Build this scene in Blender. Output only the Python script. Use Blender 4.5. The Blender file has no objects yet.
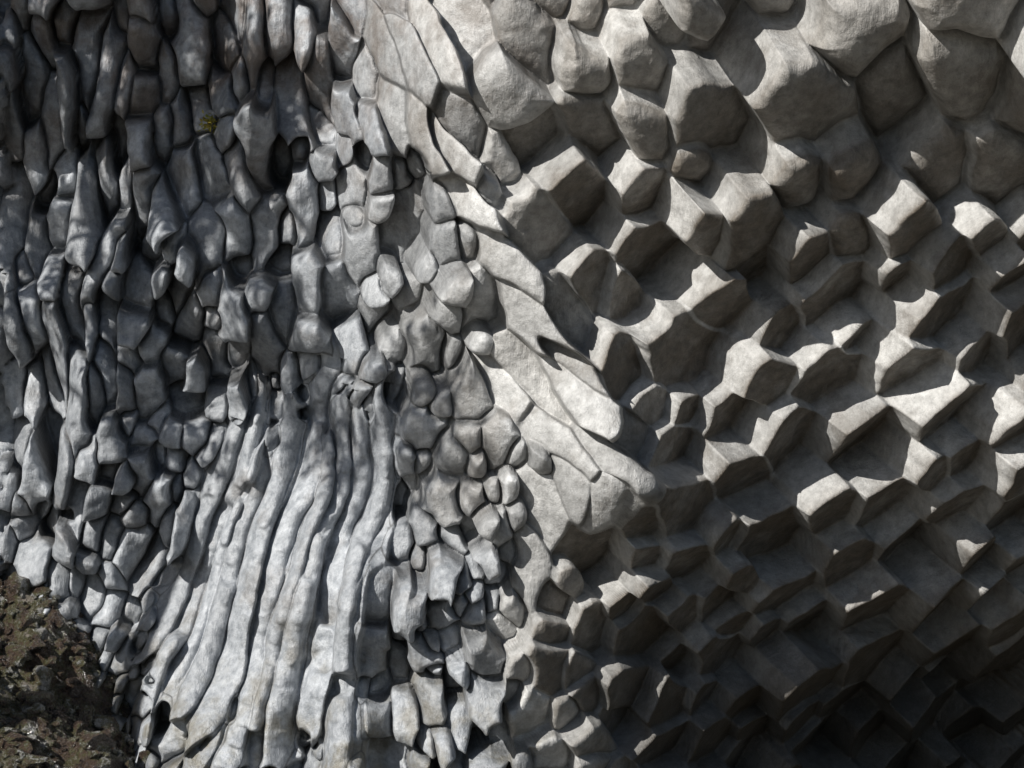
import bpy, bmesh, math, numpy as np, time, random
from mathutils import Vector
T0=time.time()
rng=np.random.default_rng(23); random.seed(7)
scene=bpy.context.scene
S=0.01
STEP=.95
def vnoise(X,Y,scale,seed):
    r=np.random.default_rng(seed); G=r.random((256,256)).astype(np.float32)*2-1
    x=X/scale; y=Y/scale
    xi=np.floor(x).astype(np.int64); yi=np.floor(y).astype(np.int64)
    fx=(x-xi).astype(np.float32); fy=(y-yi).astype(np.float32)
    fx=fx*fx*fx*(fx*(fx*6-15)+10); fy=fy*fy*fy*(fy*(fy*6-15)+10)
    a=G[yi%256,xi%256]; b=G[yi%256,(xi+1)%256]; c=G[(yi+1)%256,xi%256]; d=G[(yi+1)%256,(xi+1)%256]
    return (a*(1-fx)+b*fx)*(1-fy)+(c*(1-fx)+d*fx)*fy
# ---------- macro form of the cliff : (u, v, depth)
MC=[(0,0,3.0),(0,400,2.9),(0,768,2.1),(150,200,2.4),(150,450,2.4),(200,600,1.65),(200,768,1.0),(300,0,1.8),(300,200,1.7),
(300,400,1.6),(330,600,1.0),(330,768,.45),(390,0,.6),(420,200,.5),(430,400,.7),(450,600,.5),(450,768,.2),(500,250,-.1),
(540,400,0),(560,510,-.1),(540,768,.1),(615,470,-.35),(450,60,-.2),(600,0,-.8),(850,0,-1.7),(1024,0,-1.9),(600,120,-.5),(850,120,-1.1),
(1024,150,-1.0),(600,250,-.1),(800,250,-.05),(1000,260,-.1),(660,400,0.1),(800,400,.3),(1000,400,.3),(700,550,.42),
(850,550,.8),(1000,560,1.1),(600,650,.37),(700,700,1.05),(850,700,2.1),(1000,720,3.6),(-300,300,3.2),(-300,800,2.2),(1300,0,-1.8),(1300,400,.5),(1300,750,3.6),(400,-300,0),(900,-300,-2.4),(0,-300,3.0),(300,1000,0),(1000,1000,4.2)]
P=np.array(MC,float); n=len(P)
def U(r2): return np.where(r2>0,r2*np.log(np.maximum(r2,1e-9)),0)*.5
c=P[:,:2]/500
D2=((c[:,None]-c[None])**2).sum(-1)
A=np.zeros((n+3,n+3)); A[:n,:n]=U(D2)+np.eye(n)*2e-3; A[:n,n]=1; A[:n,n+1:]=c; A[n,:n]=1; A[n+1:,:n]=c.T
w=np.linalg.solve(A,np.concatenate([P[:,2],[0,0,0]]))
def macro(X,Y):
    x=X/500; y=Y/500
    o=w[n]+w[n+1]*x+w[n+2]*y
    for i in range(n):
        o=o+w[i]*U((x-c[i,0])**2+(y-c[i,1])**2)
    return np.clip(o,-3.2,4.8)
# ---------- regional character of the columns
# u,v, rw, rl, ang, pillow, slope, jitter, shx, shy, rightness
CT=[(800,400,29,33,30,-.03,.48,.08,.65,.62,1),(950,330,30,34,20,-.03,.48,.09,.65,.62,1),(850,70,38,56,65,.28,.28,.25,.25,.8,1),(970,60,42,58,65,.28,.28,.25,.25,.8,1),
(620,80,26,42,60,.15,.3,.2,.3,.7,1),(720,150,29,40,50,.12,.35,.17,.4,.7,1),(620,260,29,35,45,.0,.45,.11,.5,.5,1),(700,330,29,33,45,-.02,.48,.09,.6,.55,1),
(660,560,23,26,40,-.02,.45,.09,.55,.5,1),(700,650,25,27,0,-.02,.45,.1,.55,.5,1),(900,620,28,31,0,-.02,.5,.11,.6,.55,1),(880,500,29,32,20,-.03,.48,.09,.65,.6,1),
(570,640,18,22,60,.04,.4,.09,.35,.35,.9),(450,330,20,23,80,.14,.35,.18,.3,.5,.4),(480,480,15,18,80,.15,.3,.17,.2,.4,.4),
(450,600,12,15,80,.15,.25,.17,.1,.4,.2),(440,720,13,16,80,.15,.25,.17,.1,.4,.2),(400,200,17,23,80,.13,.3,.17,.2,.4,.3),
(410,60,22,60,65,.06,.2,.10,0,0,.5),(360,120,13,28,75,.13,.2,.16,0,.3,.2),(540,360,22,60,45,.04,.1,.1,0,0,.7),
(50,100,14,44,92,.2,.1,.22,0,.3,0),(220,120,18,38,88,.2,.1,.22,0,.3,0),(290,60,16,42,83,.18,.1,.18,0,.3,0),
(150,300,13,19,92,.18,.1,.2,0,.3,0),(250,290,19,32,82,.15,.1,.2,0,.3,0),(50,370,13,48,80,.17,.1,.18,0,.2,0),(300,420,12,15,90,.15,.1,.18,0,.3,0),(120,450,12,17,98,.15,.1,.17,0,.3,0),
(260,540,12,50,103,.13,.05,.1,0,0,0),(350,590,14,40,108,.13,.05,.13,0,.1,0),(170,560,13,34,112,.13,.05,.12,0,.1,0),
(220,700,11,30,112,.13,.05,.12,0,.1,0),(360,720,13,20,105,.14,.05,.15,0,.3,0),(60,560,12,18,100,.15,.1,.15,0,.2,0),(100,680,11,17,120,.13,.1,.13,0,.2,0),
(-250,300,30,50,90,.2,.1,.18,0,.2,0),(1250,400,34,38,30,.03,.5,.06,.6,.5,1),(800,-250,50,70,65,.2,.2,.2,.2,.4,1),(200,-250,30,70,90,.2,.1,.18,0,.2,0),(700,950,36,40,0,.03,.5,.1,.5,.5,1),(200,950,26,60,100,.1,.1,.1,0,.1,0)]
CT=np.array(CT,float)
def params(x,y):
    d2=(CT[:,0]-x)**2+(CT[:,1]-y)**2+200
    ww=d2**-2.2; ww/=ww.sum()
    return ww@CT[:,2:]
seeds=[]
def add(x,y,rw,rl,ang,pil,sx,sy,base,shx,shy,rt,rib=0.,lane=-1): seeds.append((x,y,rw,rl,math.radians(ang),pil,sx,sy,base,shx,shy,rt,rib,lane))
for m in [(500,258,16,56,48,.03,.35,.25,.18,.1,.1,.6),(530,322,17,62,46,.03,.45,.25,.34,.1,.1,.6),(508,392,14,46,52,.03,.3,.2,.0,0,0,.6),(556,352,11,60,43,.03,.5,.3,.22,.1,.1,.6),
          (582,395,17,56,42,.03,.40,.25,.42,.1,.1,.6),(548,432,14,50,40,.03,.3,.25,.12,0,0,.6),(612,458,12,40,35,.03,.3,.3,.35,.1,.1,.6),
          (540,500,20,46,75,.03,.3,-.1,.05,0,0,.5),(572,490,15,46,65,.03,.35,.1,.22,0,0,.5),(600,505,16,42,110,.03,.1,-.15,.25,0,0,.5),(530,565,17,42,85,.04,.2,-.1,.05,0,0,.5),
          (375,25,14,46,66,.04,.35,.1,.05,0,0,.4),(402,45,15,50,62,.04,.2,.1,.25,0,0,.4),(435,40,16,50,65,.04,.4,.1,.25,0,0,.5),(395,120,14,40,68,.04,.3,.15,.1,0,0,.4),(425,135,14,38,60,.05,.35,.2,.4,.1,.1,.5),(452,150,14,38,55,.05,.35,.2,.3,.1,.1,.5),
          (470,205,16,38,50,.05,.35,.2,.25,.1,.1,.5),
          (585,275,26,34,60,.0,-.5,-.3,.1,.4,.4,1),(540,150,28,34,30,.02,-.4,-.5,-.35,.3,.3,1),(620,365,25,33,50,.0,-.6,-.3,.1,.4,.4,1)]:
    add(*m)
NL=10
ts=np.cumsum(rng.uniform(.65,1.4,NL)); ts=(ts-ts[0])/(ts[-1]-ts[0])
for i in range(NL):
    t=ts[i]; gl=(ts[min(i+1,NL-1)]-ts[max(i-1,0)])/(2 if 0<i<NL-1 else 1)
    xt=220+t*160; xb=80+t*250
    ytop=rng.uniform(400,520)-25*math.sin(t*3.1); ybot=rng.uniform(690,850) if t>.3 else rng.uniform(630,700)
    bb=rng.normal(0,.11); y=ytop; ph=rng.uniform(0,6); am=rng.uniform(2,6)
    while y<ybot:
        s=max(0,(y-400)/368); x=xt+(xb-xt)*s**1.15+am*math.sin(y/50+ph)
        dxy=(xb-xt)*1.15*max(s,.01)**.15/368+am/50*math.cos(y/50+ph)
        ang=math.degrees(math.atan2(1,dxy))
        sp=(160+(250-160)*s**1.15)*gl
        if rng.random()<.17: bb=bb*.3+rng.normal(0,.16)
        bb+=rng.normal(0,.015)
        add(x,y,sp*.5*rng.uniform(.88,1.12),26,ang,0.0,rng.normal(0,.17),rng.normal(0,.07),bb+.06,0,0,0.0,.12,i)
        y+=22
arr=np.zeros((9000,5)); ns=0
for s in seeds: arr[ns]=s[:5]; ns+=1
def attempt(x,y,thr,lane=0):
    global ns
    near=arr[:ns]
    m=(np.abs(near[:,0]-x)<190)&(np.abs(near[:,1]-y)<190)
    nb=near[m]
    pr=params(x,y)
    rw,rl,ang=pr[0],pr[1],math.radians(pr[2])
    f=rng.uniform(.62,1.4) if pr[8]<.5 else rng.uniform(.75,1.35)
    if lane: f=1; rl=lane*.5*rng.uniform(.95,1.1)
    rw*=f; rl*=f*rng.uniform(.85,1.2)
    dx=nb[:,0]-x; dy=nb[:,1]-y
    ca,sa=math.cos(ang),math.sin(ang)
    d1=((dx*ca+dy*sa)/rl)**2+((-dx*sa+dy*ca)/rw)**2
    cb,sb=np.cos(nb[:,4]),np.sin(nb[:,4])
    d2=((dx*cb+dy*sb)/nb[:,3])**2+((-dx*sb+dy*cb)/nb[:,2])**2
    if len(nb) and (np.sqrt(d1)+np.sqrt(d2)).min()<thr: return False
    pil,sl,jit,shx,shy,rt=pr[3:]
    if rt>.3:
        sxx=-sl*rng.uniform(.65,1.35); syy=-sl*rng.uniform(.6,1.4)
    else: sxx=rng.normal(0,.38); syy=rng.normal(-.05,.36)
    b=rng.normal(0,jit)
    if rt<.5 and rng.random()<.12: b-=.2
    add(x,y,rw,rl,math.degrees(ang)+rng.normal(0,9 if rt<.5 else 16),pil*rng.uniform(.4,1.2),sxx,syy,b,shx,shy,rt)
    arr[ns]=seeds[-1][:5]; ns+=1
    return True
x0=-470.
while x0<520:
    x=x0; y=-370.+rng.uniform(0,90)
    while y<1050:
        pr=params(x,y)
        st=2.0*pr[1]*rng.uniform(.45,1.55); a=math.radians(pr[2]+rng.normal(0,5))
        if pr[8]<.32 and rng.random()<.85: attempt(x+rng.normal(0,2.5),y+st*.5,2.5,st)
        x+=math.cos(a)*st; y+=math.sin(a)*st
    x0+=(27 if x0>-60 else 55)*rng.uniform(.75,1.35)
N=42000
cx=rng.uniform(-480,1480,N); cy=rng.uniform(-380,1080,N)
infr=(cx>-60)&(cx<1090)&(cy>-60)&(cy<830)
sel=infr|(rng.random(N)<.25); cx=cx[sel]; cy=cy[sel]
for x,y in zip(cx,cy): attempt(x,y,3.05)
print('seeds',ns,time.time()-T0)
xs=np.concatenate([np.arange(-450,-40,5),np.arange(-40,1070,STEP),np.arange(1070,1450,5)]).astype(np.float32)
ys=np.concatenate([np.arange(-350,-40,5),np.arange(-40,815,STEP),np.arange(815,1050,5)]).astype(np.float32)
nx,ny=len(xs),len(ys)
X,Y=np.meshgrid(xs,ys)
lfw=np.clip((560-X)/120,0,1)
WX=X+vnoise(X,Y,40,1)*2.6+vnoise(X,Y,13,2)*1.0+lfw*vnoise(X,Y,70,5)*7
WY=Y+vnoise(X,Y,40,3)*2.6+vnoise(X,Y,13,4)*1.0
K=32.0
Wt=np.full((ny,nx),1e-36,np.float32)
H=np.zeros((ny,nx),np.float32); PI=H.copy(); SX=H.copy(); SY=H.copy(); RT=H.copy(); RD=H.copy()
D1=np.full((ny,nx),9,np.float32); DD2=D1.copy()
LD={}
for s in seeds:
    x0,y0,rw,rl,a,pil,sx,sy,b,shx,shy,rt,rib,lane=s
    R=2.4
    ex=R*math.hypot(rl*math.cos(a),rw*math.sin(a)); ey=R*math.hypot(rl*math.sin(a),rw*math.cos(a))
    i0,i1=np.searchsorted(xs,[x0-ex,x0+ex]); j0,j1=np.searchsorted(ys,[y0-ey,y0+ey])
    if i1<=i0 or j1<=j0: continue
    sl=(slice(j0,j1),slice(i0,i1))
    dx=WX[sl]-x0; dy=WY[sl]-y0
    ca,sa=math.cos(a),math.sin(a)
    q1=((dx*ca+dy*sa)/rl)**2; q2=((-dx*sa+dy*ca)/rw)**2
    if rt<.32: d=np.sqrt(np.sqrt(q1*q1+q2*q2+.5*q1*q2))
    else: d=np.sqrt(q1+q2)
    k=np.exp(-(16 if rib else K)*d)*(.01 if rib else 1)
    h=b+(sx*dx+sy*dy)*S
    if rib: h=h+rib*np.sqrt(np.clip(1-q2,0,1))
    Wt[sl]+=k; H[sl]+=k*h; PI[sl]+=k*pil; SX[sl]+=k*shx; SY[sl]+=k*shy; RT[sl]+=k*rt; RD[sl]+=k*(.35+.5*((lane*.37)%1) if rib else random.random())
    if lane>=0:
        if lane not in LD: LD[lane]=np.full((ny,nx),9,np.float32)
        LD[lane][sl]=np.minimum(LD[lane][sl],np.where(q1<2,np.sqrt(q2),d)); continue
    o=D1[sl]; o2=DD2[sl]
    n2=np.minimum(o2,np.maximum(o,d)); D1[sl]=np.minimum(o,d); DD2[sl]=n2
for d in LD.values():
    n2=np.minimum(DD2,np.maximum(D1,d)); D1=np.minimum(D1,d); DD2=n2
H/=Wt;PI/=Wt;SX/=Wt;SY/=Wt;RT/=Wt;RD/=Wt
E=np.clip(DD2-D1,0,2)
pill=PI*(1-np.exp(-E*3.2))*1.45
LF=np.clip(1-RT*1.6,0,1)
low=vnoise(X,Y,130,11)*.12+vnoise(X,Y,60,12)*.05
low=low+LF*(vnoise(X+Y*.12,Y*.3,48,13)*.27+vnoise(X,Y,75,14)*.2)
H=np.clip(H,-.7,.9)
fine=(vnoise(X,Y,22,21)*.01+vnoise(X,Y,9,22)*.005+vnoise(X,Y,4,23)*.002)
Rz=H+pill+low+fine-PI*.6
gx=np.linspace(-460,1460,193); gy=np.linspace(-360,1060,143)
GX,GY=np.meshgrid(gx,gy); M=macro(GX,GY)
fx=(X-gx[0])/(gx[1]-gx[0]); fy=(Y-gy[0])/(gy[1]-gy[0]); ix=np.clip(fx.astype(int),0,191); iy=np.clip(fy.astype(int),0,141); fx=fx-ix; fy=fy-iy
MY=(M[iy,ix]*(1-fx)+M[iy,ix+1]*fx)*(1-fy)+(M[iy+1,ix]*(1-fx)+M[iy+1,ix+1]*fx)*fy
depth=MY-Rz
rel=H+pill*.7
PX=(X-512)*S+SX*rel; PZ=-(Y-384)*S-SY*rel
co=np.stack([PX,depth,PZ],-1).astype(np.float32).reshape(-1,3)
print('fields',time.time()-T0)
def grid_mesh(name,co,nx,ny):
    me=bpy.data.meshes.new(name); me.vertices.add(nx*ny); me.vertices.foreach_set('co',co.ravel())
    idx=np.arange(nx*ny,dtype=np.int32).reshape(ny,nx)
    q=np.stack([idx[:-1,:-1],idx[1:,:-1],idx[1:,1:],idx[:-1,1:]],-1).reshape(-1,4)
    nf=len(q); me.loops.add(nf*4); me.loops.foreach_set('vertex_index',q.ravel())
    me.polygons.add(nf); me.polygons.foreach_set('loop_start',np.arange(0,nf*4,4,dtype=np.int32))
    me.update(calc_edges=True); me.polygons.foreach_set('use_smooth',np.ones(nf,bool))
    ob=bpy.data.objects.new(name,me); scene.collection.objects.link(ob); return ob
def raw_mesh(name,co,faces_arr,k,smooth=False):
    me=bpy.data.meshes.new(name); me.vertices.add(len(co)); me.vertices.foreach_set('co',np.asarray(co,np.float32).ravel())
    nf=len(faces_arr); me.loops.add(nf*k); me.loops.foreach_set('vertex_index',np.asarray(faces_arr,np.int32).ravel())
    me.polygons.add(nf); me.polygons.foreach_set('loop_start',np.arange(0,nf*k,k,dtype=np.int32))
    me.update(calc_edges=True); me.polygons.foreach_set('use_smooth',np.full(nf,smooth))
    ob=bpy.data.objects.new(name,me); scene.collection.objects.link(ob); return ob
cliff=grid_mesh('basalt_column_cliff',co,nx,ny)
col=np.stack([RD,np.clip(E,0,1),RT,np.clip((rel+.5),0,1)],-1).astype(np.float32).reshape(-1,4)
at=cliff.data.attributes.new('cell','FLOAT_COLOR','POINT'); at.data.foreach_set('color',col.ravel())
class NT:
    def __init__(s,name):
        s.m=bpy.data.materials.new(name); s.m.use_nodes=True; s.t=s.m.node_tree; s.t.nodes.clear()
    def n(s,t,ins={},**kw):
        nd=s.t.nodes.new(t)
        for k,v in kw.items(): setattr(nd,k,v)
        for k,v in ins.items():
            if isinstance(v,bpy.types.NodeSocket): s.t.links.new(v,nd.inputs[k])
            else: nd.inputs[k].default_value=v
        return nd
    def mix(s,f,a,b,bt='MIX'):
        nd=s.t.nodes.new('ShaderNodeMix'); nd.data_type='RGBA'; nd.blend_type=bt
        for i,v in ((0,f),(6,a),(7,b)):
            if isinstance(v,bpy.types.NodeSocket): s.t.links.new(v,nd.inputs[i])
            else: nd.inputs[i].default_value=v
        return nd.outputs[2]
    def math(s,op,a,b=0,cl=False):
        nd=s.t.nodes.new('ShaderNodeMath'); nd.operation=op; nd.use_clamp=cl
        for i,v in ((0,a),(1,b)):
            if isinstance(v,bpy.types.NodeSocket): s.t.links.new(v,nd.inputs[i])
            else: nd.inputs[i].default_value=v
        return nd.outputs[0]
    def ramp(s,f,stops):
        nd=s.t.nodes.new('ShaderNodeValToRGB'); s.t.links.new(f,nd.inputs[0]); e=nd.color_ramp.elements
        while len(e)<len(stops): e.new(.5)
        for el,(p,cc) in zip(e,stops): el.position=p; el.color=(cc,cc,cc,1) if isinstance(cc,(int,float)) else (*cc,1)
        return nd.outputs[0]
r=NT('basalt'); oc=r.n('ShaderNodeTexCoord').outputs['Object']
at=r.n('ShaderNodeAttribute',attribute_name='cell'); sep=r.n('ShaderNodeSeparateColor',{0:at.outputs['Color']})
rnd,edge,right=sep.outputs[0],sep.outputs[1],sep.outputs[2]
n1=r.n('ShaderNodeTexNoise',{'Vector':oc,'Scale':1.6,'Detail':5,'Roughness':.65}).outputs['Fac']
n2=r.n('ShaderNodeTexNoise',{'Vector':oc,'Scale':9,'Detail':6,'Roughness':.7}).outputs['Fac']
n3=r.n('ShaderNodeTexNoise',{'Vector':oc,'Scale':60,'Detail':3,'Roughness':.75}).outputs['Fac']
mp=r.n('ShaderNodeMapping',{'Vector':oc,'Scale':(26,26,3),'Rotation':(0,.7,0)}).outputs[0]
n4=r.n('ShaderNodeTexNoise',{'Vector':mp,'Scale':1,'Detail':3,'Roughness':.7}).outputs['Fac']
cool=r.mix(r.ramp(n2,[(.3,0),(.7,1)]),(.2,.22,.245,1),(.58,.605,.635,1))
warm=r.mix(r.ramp(n2,[(.3,0),(.7,1)]),(.38,.375,.36,1),(.76,.755,.735,1))
base=r.mix(r.ramp(right,[(.2,0),(.5,.85),(1,1)]),cool,warm)
v=r.math('ADD',r.math('MULTIPLY',rnd,.55),.62)
base=r.mix(1.0,base,r.n('ShaderNodeCombineColor',{0:v,1:v,2:v}).outputs[0],'MULTIPLY')
endm=r.math('MULTIPLY',r.ramp(edge,[(.03,0),(.14,1)]),r.math('MULTIPLY',r.ramp(right,[(.65,0),(.95,1)]),r.ramp(n1,[(.33,.65),(.52,1)])))
oz=r.n('ShaderNodeSeparateXYZ',{0:oc}).outputs[2]
headclean=r.math('SUBTRACT',1.0,r.math('MULTIPLY',r.math('MULTIPLY',r.math('SUBTRACT',oz,1.7),.7,True),.4))
endm=r.math('MULTIPLY',endm,headclean)
base=r.mix(r.math('MULTIPLY',endm,.9),base,r.mix(r.ramp(n2,[(.3,0),(.7,1)]),(.05,.038,.024,1),(.185,.15,.11,1)))
stain=r.ramp(n1,[(.52,0),(.66,1)])
base=r.mix(r.math('MULTIPLY',stain,.4),base,(.125,.097,.068,1))
wash=r.math('MULTIPLY',r.math('MULTIPLY',r.math('SUBTRACT',oz,1.5),.5,True),r.math('MULTIPLY',r.ramp(n1,[(.4,0),(.55,1)]),r.math('SUBTRACT',1.0,right)))
base=r.mix(r.math('MULTIPLY',wash,.6),base,(.14,.095,.065,1))
alg=r.math('MULTIPLY',r.math('MULTIPLY',r.math('SUBTRACT',-2.2,oz),.7,True),r.math('MULTIPLY',r.ramp(n1,[(.46,0),(.6,1)]),r.math('SUBTRACT',1.0,right)))
base=r.mix(r.math('MULTIPLY',alg,.55),base,(.15,.125,.06,1))
# deep shade of the low right hollow, painted into the rock colour by height
lowshade=r.math('MULTIPLY',r.math('MULTIPLY',r.math('SUBTRACT',-2.0,oz),.65,True),r.ramp(right,[(.7,0),(1,1)]))
base=r.mix(r.math('MULTIPLY',lowshade,.75),base,(.03,.026,.02,1))
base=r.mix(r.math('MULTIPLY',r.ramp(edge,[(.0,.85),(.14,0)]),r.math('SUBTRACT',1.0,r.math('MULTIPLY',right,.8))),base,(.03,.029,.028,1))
spk=r.ramp(n3,[(.56,0),(.7,1)])
base=r.mix(r.math('MULTIPLY',spk,.16),base,(.6,.6,.57,1))
dk=r.ramp(n3,[(.3,1),(.42,0)])
base=r.mix(r.math('MULTIPLY',dk,.35),base,(.07,.067,.064,1))
hh=r.math('ADD',r.math('MULTIPLY',n2,.5),r.math('ADD',r.math('MULTIPLY',n3,.13),r.math('MULTIPLY',n4,.35)))
bp=r.n('ShaderNodeBump',{'Height':hh,'Strength':.75,'Distance':.05})
ro=r.math('ADD',r.math('MULTIPLY',right,.12),.36)
bs=r.n('ShaderNodeBsdfPrincipled',{'Base Color':base,'Roughness':ro,'Normal':bp.outputs[0],'Specular IOR Level':.6})
r.n('ShaderNodeOutputMaterial',{0:bs.outputs[0]})
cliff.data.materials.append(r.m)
# ---------- ground
def rockmat(name,wet,pale):
    g=NT(name); oc=g.n('ShaderNodeTexCoord').outputs['Object']
    a1=g.n('ShaderNodeTexNoise',{'Vector':oc,'Scale':4,'Detail':6,'Roughness':.75}).outputs['Fac']
    a2=g.n('ShaderNodeTexNoise',{'Vector':oc,'Scale':26,'Detail':4,'Roughness':.7}).outputs['Fac']
    cc=g.ramp(a1,[(.35,(.025,.018,.014)),(.46,(.11,.075,.055)),(.54,(.10,.10,.045)),(.6,pale)])
    ro=g.ramp(a2,[(.47,.05),(.6,wet)])
    bp=g.n('ShaderNodeBump',{'Height':a2,'Strength':1,'Distance':.12})
    bs=g.n('ShaderNodeBsdfPrincipled',{'Base Color':cc,'Roughness':ro,'Normal':bp.outputs[0],'Specular IOR Level':1.0})
    g.n('ShaderNodeOutputMaterial',{0:bs.outputs[0]}); return g.m
gxs=np.concatenate([[-300,-100,-40,-20],np.arange(-12,-2,.04),np.arange(-2,6,.25),[10,20,40,100,300]])
gys=np.concatenate([[-300,-100,-60],np.arange(-40,-3,1),np.arange(-3,4.5,.04),[8,20,60,300]])
def gh(GX,GY):
    near=np.clip((GY+2)/4.4,0,1)
    hgt=-4.9+2.6*near**1.3*np.clip((-GX-3.0)/1.9,0,1)
    px=GX*100;py=GY*100
    amp=np.clip((12-np.abs(GX))/6,0,1)*np.clip((40-np.abs(GY))/20,0,1)
    return hgt+amp*(vnoise(px,py,70,31)*.2+vnoise(px,py,30,32)*.12+np.abs(vnoise(px,py,12,33))*.09)
GX,GY=np.meshgrid(gxs,gys)
gco=np.stack([GX,GY,gh(GX,GY)],-1).astype(np.float32)
ground=grid_mesh('riverbed_ground',gco[:, ::-1].reshape(-1,3).copy(),len(gxs),len(gys)); ground.data.materials.append(rockmat('wet_riverbed',.5,(.26,.23,.19)))
bm=bmesh.new(); bmesh.ops.create_icosphere(bm,subdivisions=2,radius=1); iv=np.array([v.co[:] for v in bm.verts]); iff=np.array([[v.index for v in f.verts] for f in bm.faces]); bm.free()
VV=[];FF=[];off=0
for i in range(2400):
    x=rng.uniform(-6.5,-2.6); y=rng.uniform(-1.0,3.2)
    z=float(gh(np.array([[x]]),np.array([[y]]))[0,0]); s=rng.uniform(.02,.07)*(1 if rng.random()<.85 else 2.4)
    d=iv.copy(); 
    for _ in range(8):
        nn=rng.normal(size=3); nn/=np.linalg.norm(nn); h=rng.uniform(.35,.8); dd=d@nn; d=d-np.outer(np.maximum(dd-h,0),nn)
    d=d*np.array([1,rng.uniform(.6,1),rng.uniform(.5,.9)])*s*1.4
    a=rng.uniform(0,6.28); R=np.array([[math.cos(a),-math.sin(a),0],[math.sin(a),math.cos(a),0],[0,0,1]]); d=d@R.T
    VV.append(d+[x,y,z+s*.2]); FF.append(iff+off); off+=len(iv)
st=raw_mesh('rubble_stones',np.concatenate(VV),np.concatenate(FF),3,False); st.data.materials.append(rockmat('wet_stone',.4,(.42,.41,.39)))
# ---------- foliage
def leafmat(name,c1,c2):
    g=NT(name); oc=g.n('ShaderNodeTexCoord').outputs['Object']
    a=g.n('ShaderNodeTexNoise',{'Vector':oc,'Scale':9,'Detail':2}).outputs['Fac']
    cc=g.mix(g.ramp(a,[(.35,0),(.65,1)]),(*c1,1),(*c2,1))
    bs=g.n('ShaderNodeBsdfPrincipled',{'Base Color':cc,'Roughness':.55})
    g.n('ShaderNodeOutputMaterial',{0:bs.outputs[0]}); return g.m
def leaves(name,cents,size):
    cents=np.asarray(cents); m=len(cents)
    a=rng.normal(size=(m,3)); a/=np.linalg.norm(a,axis=1)[:,None]; b=np.cross(a,rng.normal(size=(m,3))); b/=np.linalg.norm(b,axis=1)[:,None]
    s=(size*rng.uniform(.6,1.3,m))[:,None]
    v=np.stack([cents-a*s,cents+b*s*.45,cents+a*s,cents-b*s*.45],1).reshape(-1,3)
    return raw_mesh(name,v,np.arange(4*m).reshape(-1,4),4)
L=Vector((-.65,-.46,.61)).normalized()
tree=bpy.data.objects.new('riverbank_tree',None); scene.collection.objects.link(tree)
def tube(pts,rad):
    V=[];F=[];k=8
    for i,(p,rr) in enumerate(zip(pts,rad)):
        for j in range(k): V.append((p[0]+rr*math.cos(j/k*6.283),p[1]+rr*math.sin(j/k*6.283),p[2]))
    for i in range(len(pts)-1):
        for j in range(k): F.append((i*k+j,i*k+(j+1)%k,(i+1)*k+(j+1)%k,(i+1)*k+j))
    return V,F
ctr=np.array([-4.2,2.4,2.9])+np.array(L[:])*8.0
tp=[ctr+np.array(o) for o in [(-2,-2.5,-12.7),(-1.6,-2.2,-9),(-1.1,-1.5,-5),(-.4,-.5,-1.5),(0,0,2)]]
V,F=tube(tp,[.35,.28,.22,.14,.04])
cl=[]
for i in range(36):
    e=ctr+rng.normal(size=3)*np.array([1.7,1.5,1.9])
    t=rng.uniform(.3,1); s0=tp[2]*(1-t)+tp[4]*t
    v2,f2=tube([s0,(s0+e)/2+rng.normal(size=3)*.2,e],[.06,.04,.012]); o=len(V); V+=[tuple(q) for q in v2]; F+=[tuple(a+o for a in f) for f in f2]
    cl.append(e+rng.normal(size=(190,3))*np.array([.27,.27,.22]))
tr=raw_mesh('trunk_and_limbs',V,F,4,True); tr.parent=tree
bk=NT('bark'); bs=bk.n('ShaderNodeBsdfPrincipled',{'Base Color':(.09,.07,.05,1),'Roughness':.9}); bk.n('ShaderNodeOutputMaterial',{0:bs.outputs[0]}); tr.data.materials.append(bk.m)
lv=leaves('foliage',np.concatenate(cl),.11); lv.parent=tree; lv.data.materials.append(leafmat('tree_leaves',(.04,.08,.02),(.08,.11,.03)))
j=np.searchsorted(ys,100); i=np.searchsorted(xs,184); pc=co.reshape(ny,nx,3)[j,i].astype(float)+np.array([0,-.12,0])
pl=leaves('crevice_plant',pc+rng.normal(size=(110,3))*np.array([.05,.04,.05]),.03); pl.data.materials.append(leafmat('plant_leaves',(.2,.22,.03),(.5,.4,.07)))
# ---------- camera, light
cam=bpy.data.cameras.new('camera'); co_=bpy.data.objects.new('camera',cam); scene.collection.objects.link(co_)
co_.location=(0,-30,0); co_.rotation_euler=(math.radians(90),0,0); cam.lens=36*30/10.24; cam.clip_end=1000; scene.camera=co_
sun=bpy.data.lights.new('sun','SUN'); sun.energy=5; sun.angle=math.radians(.5); sun.color=(1,.965,.91)
so=bpy.data.objects.new('sun',sun); scene.collection.objects.link(so); so.rotation_euler=L.to_track_quat('Z','Y').to_euler()
wd=bpy.data.worlds.new('World'); scene.world=wd; wd.use_nodes=True; nt=wd.node_tree
sk=nt.nodes.new('ShaderNodeTexSky'); sk.sky_type='NISHITA'; sk.sun_disc=False; sk.sun_elevation=math.asin(L.z); sk.sun_rotation=math.atan2(L.x,L.y)
nt.links.new(sk.outputs[0],nt.nodes['Background'].inputs[0]); nt.nodes['Background'].inputs[1].default_value=.05
scene.view_settings.view_transform='Standard'; scene.view_settings.look='None'; scene.view_settings.exposure=0
print('done',time.time()-T0)
